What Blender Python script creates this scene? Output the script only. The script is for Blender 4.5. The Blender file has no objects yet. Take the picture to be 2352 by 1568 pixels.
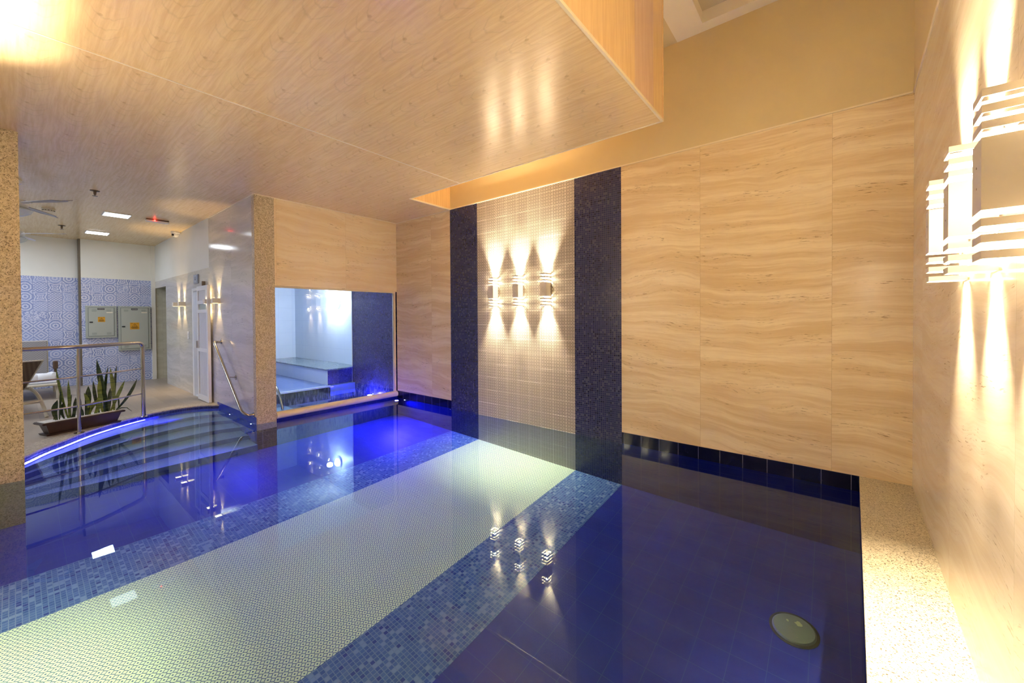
import bpy, bmesh, math, random
from mathutils import Vector, Matrix
random.seed(7)
sc = bpy.context.scene
C = sc.collection
PI = math.pi

# ------------------------------------------------------------------ camera
YAW, PIT, ROL = math.radians(38.647), math.radians(-0.669), math.radians(-0.370)
F_PX, CY = 910.6, 736.9
fw = Vector((-math.sin(YAW), math.cos(YAW), 0)); rt = Vector((math.cos(YAW), math.sin(YAW), 0)); up = Vector((0, 0, 1))
f2 = fw*math.cos(PIT) + up*math.sin(PIT); u2 = -fw*math.sin(PIT) + up*math.cos(PIT)
r3 = rt*math.cos(ROL) + u2*math.sin(ROL); u3 = -rt*math.sin(ROL) + u2*math.cos(ROL)
cd = bpy.data.cameras.new('camera'); cam = bpy.data.objects.new('camera', cd); C.objects.link(cam)
m = Matrix.Identity(4)
for i in range(3):
    m[i][0] = r3[i]; m[i][1] = u3[i]; m[i][2] = -f2[i]
m[0][3], m[1][3], m[2][3] = 0, 0, 1.5245
cam.matrix_world = m
cd.sensor_width = 36; cd.lens = F_PX*36/2352; cd.shift_y = -(784-CY)/2352; cd.clip_start = .02
sc.camera = cam

# ------------------------------------------------------------------ world, exposure, large lights
w = bpy.data.worlds.new('world'); sc.world = w; w.use_nodes = True
w.node_tree.nodes['Background'].inputs[0].default_value = (.5, .6, .8, 1)
w.node_tree.nodes['Background'].inputs[1].default_value = .02
vs = sc.view_settings
vs.view_transform = 'Standard'; vs.look = 'None'; vs.gamma = 1; vs.use_curve_mapping = False; vs.exposure = 0.08
try:
    sc.cycles.use_denoising = True; sc.cycles.sample_clamp_indirect = 80; sc.cycles.max_bounces = 9; sc.cycles.adaptive_threshold = .04
    sc.cycles.transparent_max_bounces = 12; sc.cycles.blur_glossy = 0.3
except Exception: pass

WARM = (1.0, .81, .54); WARM2 = (1.0, .70, .34); COOL = (.74, .84, 1.0); LED = (.05, .035, 1.0)

def lamp(kind, name, loc, power, col, parent=None, size=.03, target=None, spot=None, caustic=False, sy=None, blend=.4):
    l = bpy.data.lights.new(name, kind); o = bpy.data.objects.new(name, l); C.objects.link(o)
    l.energy = power; l.color = col
    if kind == 'AREA':
        l.size = size
        if sy: l.shape = 'RECTANGLE'; l.size_y = sy
    else: l.shadow_soft_size = size
    if kind == 'SPOT': l.spot_size = math.radians(spot or 60); l.spot_blend = blend
    if caustic: l.cycles.is_caustics_light = True
    loc = Vector(loc)
    if parent: o.parent = parent; o.location = loc - parent.location
    else: o.location = loc
    if target is not None:
        o.rotation_euler = (Vector(target)-loc).to_track_quat('-Z', 'Y').to_euler()
    return o

# unseen area lights added outside the frame to brighten the lounge,
# and the steam room's ceiling light
lamp('AREA', 'lounge_fill_light', (-9.0, -1.6, 3.22), 66, COOL, size=1.2, target=(-9.0, -1.6, 0))
lamp('AREA', 'lounge_fill_light', (-11.6, -1.2, 3.22), 66, COOL, size=1.2, target=(-11.6, -1.2, 0))
lamp('AREA', 'steam_room_light', (-6.85, 3.0, 2.43), 70, (.62, .77, 1.0), size=.5, sy=1.1, target=(-8.6, 3.7, .6))

# ------------------------------------------------------------------ shader helpers
class V:
    """a node socket with arithmetic"""
    def __init__(s, M, k): s.M = M; s.k = k
    def _(s, op, *a): return s.M.math(op, s, *a)
    def __add__(s, o): return s._('ADD', o)
    def __radd__(s, o): return s.M.math('ADD', o, s)
    def __sub__(s, o): return s._('SUBTRACT', o)
    def __rsub__(s, o): return s.M.math('SUBTRACT', o, s)
    def __mul__(s, o): return s._('MULTIPLY', o)
    def __rmul__(s, o): return s._('MULTIPLY', o)
    def __truediv__(s, o): return s._('DIVIDE', o)
    def __lt__(s, o): return s._('LESS_THAN', o)
    def __gt__(s, o): return s._('GREATER_THAN', o)
    def floor(s): return s._('FLOOR')
    def fract(s): return s._('FRACT')
    def abs(s): return s._('ABSOLUTE')
    def sin(s): return s._('SINE')
    def cos(s): return s._('COSINE')
    def pow(s, o): return s._('POWER', o)
    def min(s, o): return s._('MINIMUM', o)
    def max(s, o): return s._('MAXIMUM', o)

class Mat:
    def __init__(s, name, rough=.5, metal=0, spec=.5):
        s.m = bpy.data.materials.new(name); s.m.use_nodes = True; s.t = s.m.node_tree
        s.b = s.t.nodes['Principled BSDF']; s.out = s.t.nodes['Material Output']
        s.b.inputs['Roughness'].default_value = rough; s.b.inputs['Metallic'].default_value = metal
        s.b.inputs['Specular IOR Level'].default_value = spec
        g = s.t.nodes.new('ShaderNodeNewGeometry'); sp = s.t.nodes.new('ShaderNodeSeparateXYZ')
        s.t.links.new(g.outputs['Position'], sp.inputs[0]); s.P = g.outputs['Position']
        s.x, s.y, s.z = [V(s, sp.outputs[i]) for i in range(3)]
    def lk(s, v, inp):
        if isinstance(v, V): v = v.k
        if isinstance(v, bpy.types.NodeSocket): s.t.links.new(v, inp)
        elif isinstance(v, (tuple, list)) and len(v) == 3 and inp.type == 'RGBA': inp.default_value = (*v, 1)
        else: inp.default_value = v
    def math(s, op, *a):
        n = s.t.nodes.new('ShaderNodeMath'); n.operation = op
        for i, v in enumerate(a): s.lk(v, n.inputs[i])
        return V(s, n.outputs[0])
    def vec(s, x, y=0., z=0.):
        n = s.t.nodes.new('ShaderNodeCombineXYZ')
        for i, v in enumerate((x, y, z)): s.lk(v, n.inputs[i])
        return n.outputs[0]
    def noise(s, vec, scale=1., detail=2., rough=.5, dist=0.):
        n = s.t.nodes.new('ShaderNodeTexNoise'); s.lk(vec, n.inputs['Vector'])
        n.inputs['Scale'].default_value = scale; n.inputs['Detail'].default_value = detail
        n.inputs['Roughness'].default_value = rough; n.inputs['Distortion'].default_value = dist
        return V(s, n.outputs['Fac'])
    def white(s, vec):
        n = s.t.nodes.new('ShaderNodeTexWhiteNoise'); n.noise_dimensions = '3D'; s.lk(vec, n.inputs['Vector'])
        return V(s, n.outputs['Value'])
    def voro(s, vec, scale, feature='F1'):
        n = s.t.nodes.new('ShaderNodeTexVoronoi'); n.feature = feature; s.lk(vec, n.inputs['Vector'])
        n.inputs['Scale'].default_value = scale; return V(s, n.outputs['Distance'])
    def step(s, v, a, b):   # smooth 0..1 from a to b
        n = s.t.nodes.new('ShaderNodeMapRange'); n.interpolation_type = 'SMOOTHSTEP'
        s.lk(v, n.inputs[0]); n.inputs[1].default_value = a; n.inputs[2].default_value = b
        return V(s, n.outputs[0])
    def mix(s, f, a, b):
        n = s.t.nodes.new('ShaderNodeMix'); n.data_type = 'RGBA'
        s.lk(f, n.inputs[0]); s.lk(a, n.inputs[6]); s.lk(b, n.inputs[7]); return n.outputs[2]
    def mixf(s, f, a, b): return a + (b - a)*f if isinstance(a, V) or isinstance(b, V) else f*(b-a) + a
    def col(s, c): s.lk(c, s.b.inputs['Base Color']); return s
    def rough(s, v): s.lk(v, s.b.inputs['Roughness']); return s
    def bump(s, h, strength=.2, dist=.01):
        n = s.t.nodes.new('ShaderNodeBump'); n.inputs['Strength'].default_value = strength; n.inputs['Distance'].default_value = dist
        s.lk(h, n.inputs['Height']); s.t.links.new(n.outputs[0], s.b.inputs['Normal']); return n.outputs[0]

def plain(name, col, rough=.5, metal=0, spec=.5): return Mat(name, rough, metal, spec).col(col).m
def varied(name, c1, c2, scale=20, rough=.5, metal=0):
    M = Mat(name, rough, metal); M.col(M.mix(M.step(M.noise(M.P, scale, 4), .3, .7), c1, c2)); return M.m
def emit(name, col, st):
    M = Mat(name); M.col(col); M.b.inputs['Emission Color'].default_value = (*col, 1); M.b.inputs['Emission Strength'].default_value = st
    return M.m

def travertine(name, light, mid, dark, seam=1.08, off=0.2, rough=.22, zs=None):
    M = Mat(name, rough); u = M.x + M.y; z = M.z; mid2 = tuple((a+b)/2 for a, b in zip(mid, dark))
    tile = ((u - off)/seam).floor()
    rnd = M.white(M.vec(tile, 3.1, 0))
    zz = z + rnd*7. + M.noise(M.vec(u, z*1.3, tile), .9, 2)*.34 + M.noise(M.vec(u, z, tile), 4.5, 3)*.035 + u*.04
    v1 = M.noise(M.vec(u*.5, zz*8., tile*5.), 1., 6, .68)
    v2 = M.noise(M.vec(u*1.3, zz*42., tile*3.), 1., 5, .7)
    c = M.mix(M.step(v1, .38, .64), mid, light)
    c = M.mix(M.step(v2, .50, .72)*.42, c, mid2)
    fine = M.noise(M.vec(u*6., zz*120.), 1., 4, .75)
    c = M.mix(M.step(fine, .48, .75)*.30, c, mid2)
    cr = M.step(M.noise(M.vec(u*11., zz*110., 3.), 1., 3, .6), .59, .66)*M.step(M.noise(M.vec(u*1.6, zz*7., 9.), 1., 4), .50, .62)
    c = M.mix(cr*.95, c, tuple(q*.6 for q in dark))
    s = ((u - off)/seam).fract(); e = s.min(1. - s)*seam
    c = M.mix((e < .002)*.28, c, tuple(q*.7 for q in dark))
    M.col(c); return M.m
WARMST = ((.88, .75, .52), (.73, .56, .33), (.42, .26, .11))
TRAV = travertine('travertine_beige', *WARMST)
TRAV_W = travertine('travertine_window_wall', (.86, .72, .50), (.80, .62, .38), (.60, .42, .22), off=.35)
TRAV_C = travertine('travertine_grey_cream', (.72, .69, .64), (.60, .57, .52), (.42, .38, .34), off=.15, rough=.12)
TRAV_R = travertine('travertine_right', (.80, .72, .58), (.72, .62, .47), (.56, .46, .32), off=.12, rough=.16)

def mosaic(name, cols, grout, size=.0252, rough=.25, plane='wall'):
    M = Mat(name, rough)
    a, b = (M.x + M.y, M.z) if plane == 'wall' else (M.x, M.y)
    ua, ub = a/size, b/size
    r = M.white(M.vec(ua.floor(), ub.floor(), 1.7)); r2 = M.white(M.vec(ua.floor(), ub.floor(), 8.3))
    c = M.mix(r, cols[0], cols[1]); c = M.mix(r2 > .86, c, cols[2]); c = M.mix(r2 < .10, c, cols[3])
    fa, fb = ua.fract(), ub.fract(); e = fa.min(1.-fa).min(fb.min(1.-fb))
    g = e < .085
    c = M.mix(g, c, grout); M.col(c); M.rough(M.mixf(g, rough, .7)); return M.m
MOS = mosaic('mosaic_navy', [(.012, .016, .085), (.028, .032, .12), (.07, .075, .15), (.004, .005, .04)], (.07, .075, .14))
MOS_F = mosaic('mosaic_pool_floor', [(.05, .12, .34), (.10, .19, .42), (.22, .32, .52), (.03, .07, .28)], (.16, .25, .42), size=.03, plane='floor')
LIT_RIM = mosaic('mosaic_rim_lit', [(.20, .24, .52), (.26, .30, .60), (.30, .34, .62), (.15, .18, .45)], (.12, .15, .40), size=.03)  # lighter copy of the rim mosaic, rope light's glow put into its colour
MOS_RIM = mosaic('mosaic_rim', [(.01, .015, .14), (.02, .03, .2), (.03, .05, .22), (.004, .005, .06)], (.05, .06, .2), size=.03)

def diamonds(name, bg, line, per=.041, plane='wall', grout=None, rough=.3):
    M = Mat(name, rough); RI, RO = (.27, .46) if plane == 'wall' else (.31, .46)
    a, b = (M.x + M.y, M.z) if plane == 'wall' else (M.x, M.y)
    fa = ((a/per).fract() - .5).abs(); fb = ((b/per).fract() - .5).abs()
    d = fa + fb
    ring = (d > RI)*(d < RO)
    dot = d > .84
    inner = d < .0
    mask = ring.max(dot)
    # faint mid dots where four rings meet
    da = (fa - .5).abs() + fb; db = fa + (fb - .5).abs()
    mask = mask.max((da.min(db) < .10)*.65)
    c = M.mix(mask, bg, line)
    if grout:
        T = .2; gz = (b/T).fract(); g = (gz < .022)
        seg = M.white(M.vec((a/(T*1.0)).floor(), (b/T).floor(), 2.2)) > .72
        c = M.mix(g*(seg*.6 + .4), c, grout); gx = ((a/T).fract() < .022)*.5
        c = M.mix(gx, c, grout)
    M.col(c); return M.m
PAT = diamonds('patterned_tile_wall', (.58, .525, .455), (.030, .021, .024), grout=(.9, .86, .78))
PAT_F = diamonds('patterned_tile_floor', (.80, .90, .62), (.05, .14, .28), per=.041, plane='floor')

ZB_ = .1352
def bluetile(name, c1, c2, grout, off=0., T=.2055, rough=.08, plane='floor', gw=.0035):
    M = Mat(name, rough)
    a, b = (M.x, M.y) if plane == 'floor' else (M.x + M.y, M.z)
    ua, ub = (a - off)/T, (b - (.03 if plane == 'floor' else ZB_))/T
    r = M.white(M.vec(ua.floor(), ub.floor(), .5))
    c = M.mix(M.step(M.noise(M.P, 6, 3), .3, .7)*.5 + r*.5, c1, c2)
    fa, fb = ua.fract(), ub.fract(); e = fa.min(1.-fa).min(fb.min(1.-fb))*T
    c = M.mix(e < gw, c, grout); M.col(c); return M.m
BT_F = bluetile('blue_floor_tile', (.008, .020, .25), (.012, .028, .31), (.03, .07, .28), off=-.094, gw=.0022, rough=.4)
BT_W = bluetile('dark_waterline_tile', (.004, .005, .022), (.006, .008, .034), (.16, .16, .22), off=-.094-4.5+.0, plane='wall', gw=.0024)
BT_U = bluetile('waterline_tile_lit_blue', (.008, .014, .16), (.012, .020, .20), (.05, .06, .20), off=-.094-4.5, plane='wall', gw=.0022)  # the waterline tile again, bluer to paint in the underwater light
BT_C = bluetile('blue_step_tile', (.02, .03, .30), (.03, .05, .36), (.03, .05, .3), plane='wall', rough=.2)
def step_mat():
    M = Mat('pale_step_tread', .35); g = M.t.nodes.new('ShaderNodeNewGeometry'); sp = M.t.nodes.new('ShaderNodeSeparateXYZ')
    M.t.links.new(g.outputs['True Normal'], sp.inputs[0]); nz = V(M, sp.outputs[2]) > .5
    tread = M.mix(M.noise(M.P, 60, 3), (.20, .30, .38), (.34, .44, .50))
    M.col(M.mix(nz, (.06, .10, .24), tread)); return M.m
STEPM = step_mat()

def granite(name, base, mid, dark, scale=75, rough=.35, amt=.5):
    M = Mat(name, rough)
    n1 = M.noise(M.P, scale, 3, .6); n2 = M.noise(M.P, scale*.45, 3, .65)
    c = M.mix(M.step(n2, .38, .62), base, mid)
    c = M.mix(M.step(n1, .55 - amt*.02, .63), c, dark)
    n3 = M.noise(M.vec(M.x*1., M.y*1., M.z*1. + 5.), scale*1.7, 2)
    c = M.mix(M.step(n3, .62, .70)*.8, c, tuple(q*.4 for q in dark)); M.col(c); return M.m
GRAN = granite('granite_pillar', (.66, .56, .40), (.48, .39, .25), (.17, .13, .08), scale=105)
GRAN_L = granite('granite_ledge', (.56, .51, .39), (.44, .39, .28), (.09, .07, .05), scale=120, rough=.3)
GRAN_D = granite('granite_bench_top', (.30, .36, .38), (.22, .27, .30), (.06, .07, .09), scale=70, rough=.2)

def wood(name, c1, c2, along='x', rough=.22, motif=True):
    M = Mat(name, rough, spec=.6)
    if along == 'x': a, b = M.x, M.y
    else: a, b = M.z, M.x + M.y     # grain runs upwards
    PA, PB = .598, .248
    row = (b/PB).floor()
    ca = ((a + .12)/PA).fract() - .5; cb = ((b + .02)/PB).fract() - .5
    wob = M.noise(M.vec(a*1.4, b*5.), 1., 3)
    grain = M.noise(M.vec(a*2.2, b*42. + wob*2.5), 1., 5, .6)
    fine = M.noise(M.vec(a*9., b*190.), 1., 3, .6)
    c = M.mix(M.step(grain, .32, .68), c1, c2)
    c = M.mix(M.step(fine, .5, .8)*.18, c, tuple(q*.72 for q in c2))
    if motif:
        # printed cathedral figure that repeats over the sheet
        par = ca*PA*1.0 - (cb*PB).pow(2.)*18. + M.noise(M.vec(ca*6., cb*6.), 1., 3)*.10
        lines = (par*24.).sin().abs()
        win = M.step((cb).abs(), .46, .18)*M.step(ca.abs(), .48, .25)
        c = M.mix((1.-M.step(lines, .0, .4))*win*.22, c, tuple(q*.62 for q in c2))
        kx = ca - .17; ky = (cb + .10)*.42
        kd = kx*kx*3. + ky*ky*5.
        c = M.mix((1.-M.step(kd, .0002, .0035))*.36, c, (.42, .22, .10))
    M.col(c); return M.m
WOOD_C = wood('wood_laminate_ceiling', (.90, .70, .40), (.80, .58, .31), rough=.22)
WOOD_V = wood('wood_laminate_fascia', (.84, .60, .32), (.74, .49, .24), along='z', rough=.3, motif=False)
WOOD_P = wood('wood_laminate_pink', (.74, .52, .38), (.66, .43, .30), along='z', rough=.3, motif=False)

def azulejo():
    M = Mat('azulejo_patchwork', .25); T = .205
    a, b = (M.y - .02)/T, (M.z - .055)/T
    ia, ib = a.floor(), b.floor(); r = M.white(M.vec(ia, ib, .3)); r2 = M.white(M.vec(ib, ia, 4.3))
    fa, fb = a.fract() - .5, b.fract() - .5
    rad = (fa*fa + fb*fb).pow(.5); ang = M.math('ARCTAN2', fb, fa)
    pet = ((ang*8.).cos()*.10 + rad*9.)*3.2
    p1 = pet.sin() > .15
    p2 = ((fa + fb)*26.).sin().max(((fa - fb)*26.).sin()) > .62
    p3 = M.noise(M.vec(a, b, r), 9., 2, .5) > .52
    d = fa.abs() + fb.abs(); p4 = ((d*22.).sin() > .2)
    q = fa.abs().max(fb.abs()); p5 = ((q*30. + (ang*4.).cos()*1.6).sin() > .1)
    s1 = r < .22; s2 = (r > .22)*(r < .4); s3 = (r > .4)*(r < .6); s4 = (r > .6)*(r < .8); s5 = r > .8
    m = p1*s1 + p2*s2 + p3*s3 + p4*s4 + p5*s5
    fl = M.step(M.noise(M.vec(a, b, r2), 16., 3), .46, .6)
    m = m*.75 + fl*.25
    blue = M.mix(r2, (.13, .19, .48), (.28, .36, .66)); pale = M.mix(r2, (.66, .70, .84), (.56, .61, .80))
    c = M.mix(m, pale, blue)
    e = (.5 - q); c = M.mix((e < .02)*.6, c, (.22, .28, .55)); M.col(c); return M.m
AZU = azulejo()

def planks():
    M = Mat('deck_planks', .4)
    ux, uy = M.x/.9, M.y/.2; row = uy.floor(); sh = ux + M.white(M.vec(row, 1., 1.))
    r = M.white(M.vec(sh.floor(), row, 2.))
    g = M.noise(M.vec(M.x*3., M.y*40., r*9.), 1., 4, .6)
    c = M.mix(r*.55 + g*.45, (.30, .25, .20), (.46, .39, .31))
    fx, fy = sh.fract(), uy.fract(); e = (fx.min(1.-fx)*.9).min(fy.min(1.-fy)*.2)
    M.col(M.mix((e < .0025)*.6, c, (.26, .22, .18))); return M.m
DECK = planks()
PAINT_T = varied('ochre_paint', (.68, .565, .33), (.70, .585, .35), 3, .6)
PAINT_W = varied('white_paint', (.80, .80, .74), (.82, .82, .77), 3, .6)
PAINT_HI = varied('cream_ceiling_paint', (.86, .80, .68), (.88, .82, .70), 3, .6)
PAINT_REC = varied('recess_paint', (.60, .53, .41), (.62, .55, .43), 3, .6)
TRIM = plain('cream_trim', (.84, .74, .56), .4)
STEEL = plain('stainless_steel', (.52, .48, .43), .18, 1.)
WHITE_MET = plain('white_lacquer', (.74, .70, .62), .45)
WHITE_PL = plain('white_plastic', (.80, .80, .80), .4)
WHITE_TILE = bluetile('white_steam_tile', (.78, .83, .90), (.82, .86, .92), (.62, .68, .78), T=.33, plane='wall', rough=.4, gw=.002)
FRAME = plain('beige_window_frame', (.80, .66, .42), .35)
CEIL_L = varied('lounge_shadow_line', (.30, .28, .24), (.34, .31, .27), 3, .6)

# glass of the steam-room window: clear with a faint mist of condensation near its foot
def glass_mat():
    M = Mat('steam_window_glass'); t = M.t; t.nodes.remove(M.b)
    fr = t.nodes.new('ShaderNodeFresnel'); fr.inputs[0].default_value = 1.5
    tr = t.nodes.new('ShaderNodeBsdfTransparent'); tr.inputs[0].default_value = (.90, .94, .98, 1)
    gl = t.nodes.new('ShaderNodeBsdfGlossy'); gl.inputs['Roughness'].default_value = .015
    mx = t.nodes.new('ShaderNodeMixShader'); t.links.new(fr.outputs[0], mx.inputs[0]); t.links.new(tr.outputs[0], mx.inputs[1]); t.links.new(gl.outputs[0], mx.inputs[2])
    df = t.nodes.new('ShaderNodeBsdfTranslucent'); df.inputs[0].default_value = (.8, .86, .95, 1)
    m2 = t.nodes.new('ShaderNodeMixShader')
    st = M.step(M.noise(M.vec(M.y*70., M.z*7.), 1., 3, .6), .48, .62)
    low = M.step(M.z + M.noise(M.vec(M.y*9., 0., 0.), 1., 3)*.25, .62, .22)
    M.lk(st*low*.22, m2.inputs[0])
    t.links.new(mx.outputs[0], m2.inputs[1]); t.links.new(df.outputs[0], m2.inputs[2]); t.links.new(m2.outputs[0], M.out.inputs[0])
    return M.m
GLASS = glass_mat()
def water_mat():
    M = Mat('pool_water'); t = M.t; t.nodes.remove(M.b)
    g = t.nodes.new('ShaderNodeBsdfGlass'); g.inputs['Color'].default_value = (.84, .98, .95, 1)
    g.inputs['Roughness'].default_value = 0; g.inputs['IOR'].default_value = 1.333
    b = t.nodes.new('ShaderNodeBump'); b.inputs['Strength'].default_value = .5; b.inputs['Distance'].default_value = .0009
    h = M.noise(M.P, 2.6, 2, .5)
    M.lk(h, b.inputs['Height']); t.links.new(b.outputs[0], g.inputs['Normal'])
    t.links.new(g.outputs[0], M.out.inputs[0]); return M.m
WATER = water_mat()

# ------------------------------------------------------------------ mesh helpers
def BM(): return bmesh.new()
def box(bm, a, b, bevel=0., rot=None, org=None):
    lo = Vector([min(a[i], b[i]) for i in range(3)]); hi = Vector([max(a[i], b[i]) for i in range(3)])
    r = bmesh.ops.create_cube(bm, size=1.); vs_ = r['verts']; c = (lo+hi)/2; s = hi-lo
    for v in vs_: v.co = Vector((v.co.x*s.x, v.co.y*s.y, v.co.z*s.z)) + c
    if bevel > 0:
        es = {e for v in vs_ for e in v.link_edges}
        r2 = bmesh.ops.bevel(bm, geom=list(es), offset=bevel, segments=2, affect='EDGES', profile=.5)
        vs_ = list({v for f in r2['faces'] for v in f.verts} | {v for v in vs_ if v.is_valid})
    if rot is not None:
        o = Vector(org) if org else c
        for v in vs_: v.co = rot @ (v.co - o) + o
    return vs_
def prism(bm, pts, z0, z1):
    a = [bm.verts.new((p[0], p[1], z0)) for p in pts]; b = [bm.verts.new((p[0], p[1], z1)) for p in pts]
    bm.faces.new(a[::-1]); bm.faces.new(b); n = len(pts)
    for i in range(n): bm.faces.new((a[i], a[(i+1) % n], b[(i+1) % n], b[i]))
def hexa(bm, q):     # eight corners: bottom four, top four
    v = [bm.verts.new(p) for p in q]
    for f in ((3, 2, 1, 0), (4, 5, 6, 7), (0, 1, 5, 4), (1, 2, 6, 5), (2, 3, 7, 6), (3, 0, 4, 7)): bm.faces.new([v[i] for i in f])
def tube(bm, pts, r, seg=12, cap=True):
    pts = [Vector(p) for p in pts]; rings = []; n = len(pts); prev = None
    for i, p in enumerate(pts):
        t = (pts[min(i+1, n-1)] - pts[max(i-1, 0)]).normalized()
        if prev is None: a = t.orthogonal().normalized()
        else:
            a = prev - t*prev.dot(t)
            a = a.normalized() if a.length > 1e-6 else t.orthogonal().normalized()
        prev = a; b = t.cross(a); rr = r[i] if isinstance(r, (list, tuple)) else r
        rings.append([bm.verts.new(p + (a*math.cos(2*PI*k/seg) + b*math.sin(2*PI*k/seg))*rr) for k in range(seg)])
    for i in range(n-1):
        for k in range(seg):
            bm.faces.new((rings[i][k], rings[i][(k+1) % seg], rings[i+1][(k+1) % seg], rings[i+1][k]))
    if cap: bm.faces.new(rings[0][::-1]); bm.faces.new(rings[-1])
def lathe(bm, prof, c=(0, 0, 0), seg=24, axis='z'):
    c = Vector(c); rings = []
    for r, h in prof:
        ring = []
        for k in range(seg):
            a = 2*PI*k/seg; x, y = r*math.cos(a), r*math.sin(a)
            co = {'z': (x, y, h), 'y': (x, h, y), 'x': (h, x, y)}[axis]
            ring.append(bm.verts.new(c + Vector(co)))
        rings.append(ring)
    for i in range(len(rings)-1):
        for k in range(seg): bm.faces.new((rings[i][k], rings[i][(k+1) % seg], rings[i+1][(k+1) % seg], rings[i+1][k]))
    bm.faces.new(rings[0][::-1]); bm.faces.new(rings[-1])
def arc(p0, p1, p2, n=8):    # smooth corner from p0 over p1 to p2
    p0, p1, p2 = map(Vector, (p0, p1, p2))
    return [p0*(1-t)**2 + p1*2*t*(1-t) + p2*t*t for t in [i/n for i in range(n+1)]]
def catmull(p, n=8):
    o = []; q = [Vector(p[0])*2-Vector(p[1])] + [Vector(x) for x in p] + [Vector(p[-1])*2-Vector(p[-2])]
    for i in range(1, len(q)-2):
        for k in range(n):
            t = k/n
            o.append(.5*((2*q[i]) + (-q[i-1]+q[i+1])*t + (2*q[i-1]-5*q[i]+4*q[i+1]-q[i+2])*t*t + (-q[i-1]+3*q[i]-3*q[i+1]+q[i+2])*t**3))
    o.append(q[-2]); return o
def obj(name, bm, mat, parent=None, label=None, cat=None, group=None, kind=None, smooth=False, off=None):
    """links bm (world coordinates unless off is (0,0,0)) as one mesh object"""
    bmesh.ops.recalc_face_normals(bm, faces=bm.faces)
    me = bpy.data.meshes.new(name)
    o = bpy.data.objects.new(name, me); C.objects.link(o)
    if parent is not None:
        o.parent = parent; sh = off if off is not None else root_loc(parent)
        for v in bm.verts: v.co -= Vector(sh)
    if smooth:
        for f in bm.faces: f.smooth = True
    bm.to_mesh(me); bm.free()
    me.materials.append(mat)
    if smooth and hasattr(me, 'set_sharp_from_angle'): me.set_sharp_from_angle(angle=math.radians(40))
    for k, v in (('label', label), ('category', cat), ('group', group), ('kind', kind)):
        if v: o[k] = v
    return o
def root_loc(p):
    l = Vector(p.location)
    while p.parent: p = p.parent; l += Vector(p.location)
    return l
def thing(name, label, cat, loc=(0, 0, 0), group=None, rotz=0):
    o = bpy.data.objects.new(name, None); C.objects.link(o); o.location = loc; o.rotation_euler = (0, 0, rotz)
    o['label'] = label; o['category'] = cat; o.empty_display_size = .1
    if group: o['group'] = group
    return o
def dup(root, loc, label, group=None, rotz=None):
    r = root.copy(); C.objects.link(r); r.location = loc; r['label'] = label
    if group: r['group'] = group
    if rotz is not None: r.rotation_euler = (0, 0, rotz)
    def rec(a, b):
        for ch in [c for c in bpy.data.objects if c.parent == a]:
            c = ch.copy(); C.objects.link(c); c.parent = b; rec(ch, c)
    rec(root, r); return r
def struct(name, bm, mat, parent=None, **k):
    return obj(name, bm, mat, parent, kind=None if parent else 'structure', **k)

# ------------------------------------------------------------------ key measures
ZC, ZB, Z2, D = 3.291, .135, 4.47, 1.25
XB, YC, YA = -6.387, 2.129, 4.5
X1, X2, X3, X4 = -4.896, -4.281, -2.56, -1.93
XE, GAP = -1.186, .805
YN = -.45
LZ = .055                       # lounge floor
def rx(y): return .528 - .036*(4.5-y)
def lx(y): return .206 - .036*(4.5-y)
XP, YP, PW = -5.976, .032, .26
XD = -12.86

# ------------------------------------------------------------------ room shell
bm = BM(); box(bm, (X4, YA, ZB), (rx(YA)+.3, YA+.12, ZC)); box(bm, (XB, YA, ZB), (X1, YA+.12, ZC))
wf = struct('wall_back', bm, TRAV)
bm = BM(); box(bm, (XB-.1, YA, ZC), (rx(YA)+.3, YA+.12, Z2)); struct('upper_wall', bm, PAINT_T, wf)
bm = BM(); box(bm, (X1, YA-.002, -D), (X2, YA+.12, ZC)); struct('mosaic_panel', bm, MOS, wf)
bm = BM(); box(bm, (X3, YA-.002, -D), (X4, YA+.12, ZC)); struct('mosaic_panel', bm, MOS, wf)
bm = BM(); box(bm, (X2, YA-.004, -D), (X3, YA+.12, ZC)); struct('patterned_panel', bm, PAT, wf)
bm = BM(); box(bm, (X4, YA, 0), (.4, YA+.12, ZB)); box(bm, (XB, YA, 0), (X1, YA+.12, ZB)); struct('waterline_tiles', bm, BT_W, wf)
bm = BM(); box(bm, (X4, YA, -D), (.4, YA+.12, 0)); box(bm, (XB, YA, -D), (X1, YA+.12, 0)); struct('underwater_tiles', bm, BT_U, wf)
bm = BM(); box(bm, (X1-.02, YA-.010, ZC-.004), (rx(YA), YA, ZC+.010)); struct('trim_1', bm, TRIM)

# right wall, a little out of square
def rwall(z0, z1, y0=YN-.3, y1=YA, t=.12, dx=0.):
    b = BM(); hexa(b, [(rx(y0)+dx, y0, z0), (rx(y0)+t, y0, z0), (rx(y1)+t, y1, z0), (rx(y1)+dx, y1, z0),
                       (rx(y0)+dx, y0, z1), (rx(y0)+t, y0, z1), (rx(y1)+t, y1, z1), (rx(y1)+dx, y1, z1)]); return b
wr = struct('wall_right', rwall(-.2, ZC), TRAV_R)
struct('upper_wall', rwall(ZC, Z2), PAINT_T, wr)
struct('trim_2', rwall(ZC-.003, ZC+.008, dx=-.008), TRIM)
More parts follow.
